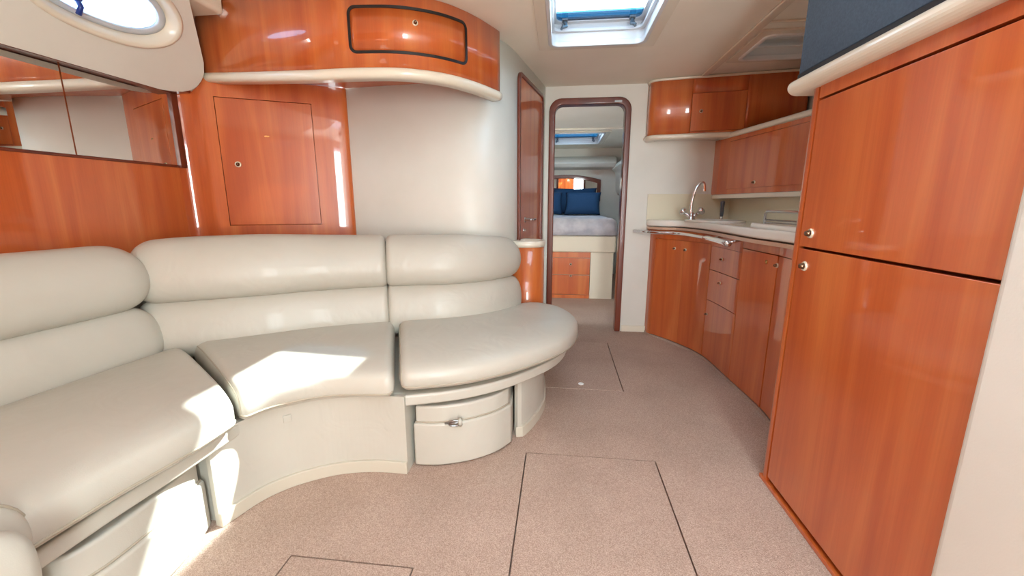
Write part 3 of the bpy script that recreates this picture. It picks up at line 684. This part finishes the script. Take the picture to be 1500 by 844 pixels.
for a, b, kx, ky in ((sA + .012, sM - .0008, 988.5, 364), (sM + .0008, sB - .003, 1003, 366)):
    d = obj('door', GL.slab(a, b, .022, zt_, -.015, 0), CH, tt, bevel=.001); s_, z_ = GL.hit(kx, ky); s_ = min(max(s_, a + .012), b - .012); knob(d, GL.pt(s_, z_), GL.nor(s_), .011)
tt = unit('drawer_cabinet', sB + .001, sC - .001, 'narrow cherry base unit with two drawers over a small door', None)
zd1 = GL.hit(1040, 360)[1]; zd2 = GL.hit(1037, 394)[1]; zd3 = GL.hit(1034, 438)[1]
obj('top_rail', GL.slab(sB + .001, sC - .001, zd1 + .002, ZT, -.015, 0), CH, tt)
for za_, zb2, kx, ky in ((zd2 + g2, zd1, 1058, 380), (zd3 + g2, zd2 - g2, 1055, 415)):
    d = obj('drawer', GL.slab(sB + .003, sC - .002, za_, zb2, -.015, 0), CH, tt, bevel=.001); s_, z_ = GL.hit(kx, ky); knob(d, GL.pt(s_, z_), GL.nor(s_), .011)
d = obj('door', GL.slab(sB + .003, sC - .002, .022, zd3 - g2, -.015, 0), CH, tt, bevel=.001); s_, z_ = GL.hit(1035.5, 460); s_ = max(s_, sB + .016); knob(d, GL.pt(s_, z_), GL.nor(s_), .010)
tt = unit('refrigerator_cabinet', sC + .001, sD - .001, 'cherry base unit with one tall door, keyhole and bright sheen beside the drawers', None)
obj('top_rail', GL.slab(sC + .001, sD - .001, zd1 + .03, ZT, -.015, 0), CH, tt)
d = obj('door', GL.slab(sC + .002, sD - .005, .022, zd1 + .026, -.015, .001), CH, tt, bevel=.001)
s_, z_ = GL.hit(1123.5, 384); obj('keyhole', lathe([(.011, 0), (.011, .004), (.006, .005), (.005, .001), (0, .001)], GL.pt(s_, z_, .001), GL.nor(s_), 16), BRASS, d, smooth=True)
tt = unit('galley_cabinet', sD + .001, GL.len, 'slim cherry filler cupboard with one knob between refrigerator unit and tall cabinet', None)
d = obj('door', GL.slab(sD + .004, GL.len, .022, zd1 + .026, -.015, 0), CH, tt, bevel=.001); s_, z_ = GL.hit(1139, 389); knob(d, GL.pt(s_, z_), GL.nor(s_), .012)
obj('top_rail', GL.slab(sD + .001, GL.len, zd1 + .03, ZT, -.015, 0), CH, tt)
# carpeted toe strip
struct('baseboard_galley', GL.slab(.0, GL.len, 0, .018, 0, .005), CARP)

# ------------------------------------------------------------------ worktop
wf = [pz(x, y, .91) for x, y in ((1000, 333.5), (1038, 338), (1093, 348), (1155, 357))]
WT = Path([(.700, 3.545), (.712, 3.47), (.79, 3.385)] + [(v.x, v.y) for v in wf] + [(1.005, 1.615)], side=1, n=10)
front = [WT.at(WT.len * k / 60) for k in range(61)]
t = thing('worktop', (1.15, 2.6, .905), 'glossy off-white curved galley worktop with moulded sink', 'worktop')
obj('slab', prism([(p.x, p.y) for p in front] + [(1.55, 1.615), (1.345, 3.544)], .912, .962), GEL, t, bevel=.014, segs=4)
obj('edge_strip', WT.slab(.03, WT.len, .887, .906, -.03, -.002, n=60), EDGE, t)
sc = Vector((1.10, 3.17, .962)); sd = Vector((.35, -.94, 0)).normalized(); sn = Vector((-sd.y, sd.x, 0))
el = lambda a, b, z: [sc + sd * (a * math.cos(2 * PI * i / 40)) + sn * (b * math.sin(2 * PI * i / 40)) + Vector((0, 0, z)) for i in range(40)]
obj('sink', loft([el(.25, .165, -.002), el(.245, .16, .010), el(.225, .142, .012), el(.215, .132, .002), el(.205, .125, .001), el(.10, .07, .0008)], cap=True), GEL, t, smooth=True)
obj('raised_lid', prism([(1.03, 1.65), (1.46, 1.65), (1.42, 2.50), (1.30, 2.62), (1.10, 2.56), (1.035, 2.42)], .955, .984), GEL, t, bevel=.013, segs=4)
struct('trim_6', join(box(.700, 1.345, YB - .012, YB - .001, .955, 1.165), extr([(1.335, 3.54, .955), (1.56, 1.61, .955), (1.56, 1.61, 1.18), (1.335, 3.54, 1.18)], (.012, .001, 0))), SPL, bevel=.002)
struct('wall_starboard_galley', extr([(1.35, 3.545, .5), (1.575, 1.60, .5), (1.575, 1.60, 1.55), (1.35, 3.545, 1.55)], (.02, .002, 0)), VIN)
# chrome grab rail under the worktop edge
t = thing('grab_rail', WT.pt(.3, .87), 'curved chrome grab rail under the front edge of the worktop', 'rail')
r0_, r1_, r2_ = (WT.near(pz(x, y, .868)) for x, y in ((945, 342), (1036, 350), (1077, 357)))
zr = lambda s: .868
st_pt = py(931, 339, 3.50)
thin = [Vector((st_pt.x - .01, st_pt.y + .03, .868))] + [WT.pt(max(.03, r0_ - .02) + (r1_ - r0_ + .02) * k / 16, .866, .045) for k in range(17)]
obj('rail', tube(thin, .0125, 12), CHR, t, smooth=True)
obj('sleeve', tube([WT.pt(r1_ - .12 + (r2_ - r1_ + .12) * k / 14, .866, .045) for k in range(15)], .0195, 14, taper=[.6, .8, .95] + [1] * 11 + [.85]), CHR, t, smooth=True, label='thicker chrome sleeve on the rail')
for s_ in (.06, r1_, r2_ - .03): obj('bracket', tube([WT.pt(s_, .885, -.03), WT.pt(s_, .866, .045)], .008, 10), CHR, t, smooth=True)
# mixer tap
fb = pz(1013, 319, .965); fb = py(1013, 317, 3.38); fz = .962
fb = Vector((fb.x, 3.38, fz)); rgt = Vector((.97, .24, 0)).normalized()
t = thing('kitchen_tap', fb, 'chrome swan-neck mixer tap with two cross handles behind the sink', 'tap')
k_ = 3.38 / 615 * 1.02
def tp(x, y): q = py(x, y, 3.38); return Vector((q.x, q.y, q.z))
obj('body', join(lathe([(.030, 0), (.030, .008), (.022, .02), (.020, .04), (.013, .06)], fb, (0, 0, 1), 16)), CHR, t, smooth=True)
sp = cr([tp(1012, 318), tp(1012.5, 303), tp(1015, 290), tp(1019, 278), tp(1024.5, 270), tp(1028.5, 267.5), tp(1031.5, 270), tp(1032, 276), tp(1031.5, 281)], 5)
obj('spout', tube(sp, .0115, 10), CHR, t, smooth=True)
for (x, y) in ((1000, 309.5), (1027, 309)):
    e = tp(x, y); b0 = Vector((fb.x, fb.y, fz + .02)); dv = (e - b0).normalized()
    obj('handle', join(tube([b0, b0.lerp(e, .7)], .014, 10), lathe([(.014, -.016), (.028, -.008), (.031, .010), (.022, .022), (0, .024)], e - dv * .004, dv, 8)), CHR, t, smooth=True)
# soap dispenser / hand shower
q = py(1056.5, 320, 3.40); t = thing('hand_shower', (q.x, 3.40, .962), 'slim dark-handled hand shower standing in a chrome socket by the sink', 'shower')
obj('socket', lathe([(.018, 0), (.018, .006), (.012, .02), (.011, .032)], (q.x, 3.40, .962), (0, 0, 1), 14), CHR, t, smooth=True)
obj('grip', lathe([(.012, .03), (.014, .05), (.013, .10), (.016, .125), (.016, .14), (.010, .148), (0, .149)], (q.x, 3.40, .962), (0, 0, 1), 14), DKP, t, smooth=True)
# fiddle rail at the back of the worktop
a0 = pv(1118, 326, (1.35, 3.2), (1.46, 2.2)); a0 = Vector((1.265, 2.62, .962))
t = thing('fiddle_rail', a0, 'low straight chrome rail standing on the worktop before the tall cabinet', 'rail')
A_ = Vector((1.215, 2.66, .98)); B_ = Vector((1.31, 1.75, .98)); up_ = Vector((0, 0, .062))
obj('bar', tube([A_, A_ + up_ * .8, A_ + up_ + (B_ - A_) * .015, B_ + up_], .008, 10), CHR, t, smooth=True)
obj('lower_bar', tube([A_ + Vector((0, 0, .012)), B_ + Vector((0, 0, .012))], .005, 8), CHR, t, smooth=True)
obj('post', tube([B_ - Vector((0, 0, .0)), B_ + up_], .008, 10), CHR, t, smooth=True)

# ------------------------------------------------------------------ galley wall cabinets
UC = Path([(.668, 3.545), (.655, 3.50), (.658, 3.455), (.685, 3.425), (.73, 3.408), (.82, 3.393), (.93, 3.372), (1.07, 3.355), (1.27, 3.325), (1.68, 3.27)], side=1, n=10)
t = thing('wall_cabinet', (1.0, 3.45, 1.56), 'cherry wall cabinet with rounded end and one small door against the bulkhead', 'cabinet')
z0u, z1u = 1.60, Z_C - .012
s0, _ = UC.hit(1013, 165); s1, _ = UC.hit(1092, 165); zdt = UC.hit(1013, 137)[1]; zdb = UC.hit(1013, 192)[1]
obj('body', UC.slab(.14, UC.len, z0u, z1u, -.085, -.060, n=50), CH, t)
fr_ = obj('face_frame', join(UC.slab(0, s0 - .002, z0u, z1u, -.02, 0, n=40), UC.slab(s1 + .002, UC.len, z0u, z1u, -.02, 0, n=20), UC.slab(s0 - .002, s1 + .002, z0u, zdb - .002, -.02, 0, n=12), UC.slab(s0 - .002, s1 + .002, zdt + .002, z1u, -.02, 0, n=12)), CH, t)
for p in fr_.data.polygons: p.use_smooth = abs(p.normal.z) < .3
d = obj('door', UC.slab(s0, s1, zdb, zdt, -.014, .0005, n=12), CH, t, bevel=.001)
ks, kz = UC.hit(1027, 163); knob(d, UC.pt(ks, kz, 0), UC.nor(ks), .013)
pr_ = [(.016 * math.cos(a) + .002, .018 * math.sin(a)) for a in [math.radians(x) for x in range(-90, 91, 22)]] + [(-.06, .018), (-.06, -.018)]
obj('lip', trim_sweep(UC, lambda s: 1.583, pr_, 50), GRP, t, smooth=True)
obj('bottom', extr([UC.pt(UC.len * k / 30, 1.575, -.02) for k in range(31)] + [Vector((1.66, 3.54, 1.575)), Vector((.70, 3.54, 1.575))], (0, 0, .02)), GRP, t)
pr2 = [(.010 * math.cos(a) + .001, .009 * math.sin(a)) for a in [math.radians(x) for x in range(-90, 91, 30)]] + [(-.03, .009), (-.03, -.009)]
obj('top_bead', trim_sweep(UC, lambda s: Z_C - .012, pr2, 50), GRP, t, smooth=True)
LC_ = Path([(1.190, 3.545), (1.192, 3.44), (1.205, 3.40), (1.24, 3.22), (1.30, 2.90), (1.36, 2.58), (1.44, 2.10), (1.50, 1.70)], side=1, smooth=True, n=8)
t = thing('wall_cabinet', (1.4, 2.6, 1.155), 'lower cherry wall cabinet along the starboard side above the worktop', 'cabinet')
zl0, zl1 = 1.158, 1.565
s0 = LC_.hit(1066, 250)[0]; s1 = LC_.len - .25; zdt2 = LC_.hit(1069, 208)[1]; zdb2 = LC_.hit(1064, 277)[1]
obj('body', LC_.slab(.10, LC_.len, zl0, zl1, -.085, -.060, n=40), CH, t)
obj('face_frame', join(LC_.slab(0, s0 - .002, zl0, zl1, -.02, 0, n=14), LC_.slab(s1 + .002, LC_.len, zl0, zl1, -.02, 0, n=6), LC_.slab(s0 - .002, s1 + .002, zl0, zdb2 - .002, -.02, 0, n=20), LC_.slab(s0 - .002, s1 + .002, zdt2 + .002, zl1, -.02, 0, n=20)), CH, t)
d = obj('door', LC_.slab(s0, s1, zdb2, zdt2, -.014, .0005, n=20), CH, t, bevel=.001)
ks, kz = LC_.hit(1105, 267); knob(d, LC_.pt(ks, kz, 0), LC_.nor(ks), .012)
obj('lip', trim_sweep(LC_, lambda s: 1.578, pr_, 50, s0=.1), GRP, t, smooth=True)
obj('shelf', join(LC_.slab(.03, LC_.len, zl0 - .032, zl0 - .001, -.10, .004, n=40)), GRP, t, bevel=.006)

# ------------------------------------------------------------------ forward cabin seen through the doorway
struct('wall_forward', box(-1.3, 1.3, 6.62, 6.70, 0, Z_C), VIN)
struct('wall_cabin_port', box(-1.3, -1.22, 3.6, 6.7, 0, Z_C), VIN)
struct('wall_cabin_starboard', extr([(1.10, 3.6, 0), (.98, 6.65, 0), (.98, 6.65, Z_C), (1.10, 3.6, Z_C)], (.06, 0, 0)), VIN)
hp = [(.93, 1.20), (.86, 1.225), (.82, 1.30), (.815, 1.50), (.80, 1.56), (.75, 1.60), (.78, 1.66), (.95, 1.72), (1.12, 1.72), (1.12, 1.20)]
struct('trim_7', along_y(hp, 4.2, 6.62), VIN, bevel=.012)
struct('trim_8', extr([(-1.2, 6.62, 1.60), (-1.2, 6.40, 1.62), (-1.2, 6.35, 1.68), (-1.2, 6.42, 1.76), (-1.2, 6.62, 1.80)], (2.0, 0, 0)), VIN, bevel=.015)
struct('trim_4', box(-1.2, 1.0, 4.90, 4.93, ZF - .018, ZF), CEIL, bevel=.006)
bd = thing('bed', (-.05, 5.7, 0), 'island bed with cream skirt, two cherry drawers and pale grey quilt', 'bed')
YQ = 4.80; xq = .612; xd = .352
obj('base', join(box(xd + .002, xq, YQ, 6.5, 0, .545), box(-.75, xd, YQ + .02, 6.5, 0, .545)), SHEET, bd, bevel=.004)
zd_ = [py(840, y, YQ).z for y in (437, 408, 404, 376)]
fm = obj('drawer_front_frame', join(box(-.75, xd, YQ, YQ + .02, 0, .04), box(-.75, xd, YQ, YQ + .02, .48, .545), box(-.75, -.20, YQ, YQ + .02, .04, .48)), CH, bd)
for a, b, ky in ((.045, .275, 404), (.281, .476, 387)):
    d = obj('drawer', box(-.198, xd - .002, YQ - .004, YQ + .016, a, b), CH, bd, bevel=.003); q = py(836, ky, YQ); knob(d, (q.x, YQ - .004, q.z), (0, -1, 0), .014)
obj('skirt', box(-.80, xq + .02, YQ - .03, 6.55, .545, .735), SHEET, bd, bevel=.02, segs=3)
def quilt():
    V = []; Fc = []; nx, ny = 40, 44
    X0, X1, Y0, Y1 = -.86, .655, YQ - .055, 6.5
    for j in range(ny + 1):
        for i in range(nx + 1):
            u, v = i / nx, j / ny; x = X0 + (X1 - X0) * u; y = Y0 + (Y1 - Y0) * v
            ed = min(x - X0, X1 - x, (y - Y0) * 1.0, .10) / .10
            z = .74 + .19 * (1 - (1 - max(0, ed)) ** 3.0) ** (1 / 2.2) + .008 * math.sin(9 * x + 3 * y) * math.sin(7 * y - 2 * x) * ed
            V.append((x, y, z))
    for j in range(ny):
        for i in range(nx): a = j * (nx + 1) + i; Fc.append((a, a + 1, a + nx + 2, a + nx + 1))
    bnd = [i for i in range(nx + 1)] + [(j + 1) * (nx + 1) - 1 for j in range(1, ny + 1)] + [ny * (nx + 1) + i for i in range(nx - 1, -1, -1)] + [j * (nx + 1) for j in range(ny - 1, 0, -1)]
    Fc.append(tuple(bnd[::-1]))
    return V, Fc
obj('quilt', quilt(), QUILT, bd, smooth=True)
def pillow(c, w_, h, th, rz, lean, label):
    V = []; Fc = []; n = 14
    for sgn in (1, -1):
        for j in range(n + 1):
            for i in range(n + 1):
                u, v = 2 * i / n - 1, 2 * j / n - 1; k = (max(0, 1 - u ** 4) * max(0, 1 - v ** 4)) ** .5
                pin = 1 - .06 * (1 - abs(u)) * abs(v) ** 3 - .0; V.append(Vector((u * w_ / 2 * (1 - .07 * (1 - v * v) * abs(u) ** 3), sgn * th / 2 * k, v * h / 2 * (1 - .07 * (1 - u * u) * abs(v) ** 3) + h / 2)))
    for s in range(2):
        for j in range(n):
            for i in range(n): a = s * (n + 1) ** 2 + j * (n + 1) + i; Fc.append((a, a + 1, a + n + 2, a + n + 1))
    M = Matrix.Translation(c) @ Matrix.Rotation(rz, 4, 'Z') @ Matrix.Rotation(-lean, 4, 'X')
    o = obj('pillow', ([M @ v for v in V], Fc), BLUE, smooth=True); bm = bmesh.new(); bm.from_mesh(o.data); bmesh.ops.remove_doubles(bm, verts=bm.verts, dist=.002); bmesh.ops.recalc_face_normals(bm, faces=bm.faces); bm.to_mesh(o.data); bm.free()
    return tag(o, label, 'pillow', 'blue pillows on the bed')
zq = .940
pillow(Vector((.20, 6.33, zq)), .66, .40, .16, .0, .25, 'large dark blue pillow at the back, leaning on the headboard')
pillow(Vector((-.20, 6.05, zq)), .46, .34, .15, .08, .35, 'dark blue square cushion in front, half hidden by the door frame')
pillow(Vector((.30, 5.98, zq)), .50, .34, .16, -.12, .40, 'brighter blue square cushion in front, nearest the bed middle')
# headboard mirror
t = thing('headboard_mirror', (.1, 6.62, 1.1), 'arched dark wood framed mirror above the bed head', 'mirror')
def arch(x0, x1, z0, zs_, rise, y, n=12):
    P = [(x0, y, z0), (x1, y, z0)]
    for k in range(n + 1):
        u = k / n; x = x1 + (x0 - x1) * u; P.append((x, y, zs_ + rise * (1 - (2 * u - 1) ** 2)))
    return P
obj('frame', ringslab(arch(-.50, .60, 1.13, 1.455, .075, 6.585), arch(-.445, .545, 1.18, 1.405, .07, 6.585), (0, .034, 0)), CHD, t, bevel=.008)
obj('glass', extr([(x, 6.612 - (z - 1.17) * .03, z) for x, y, z in arch(-.455, .555, 1.17, 1.41, .07, 6.605)], (0, .006, 0)), MIRR, t)
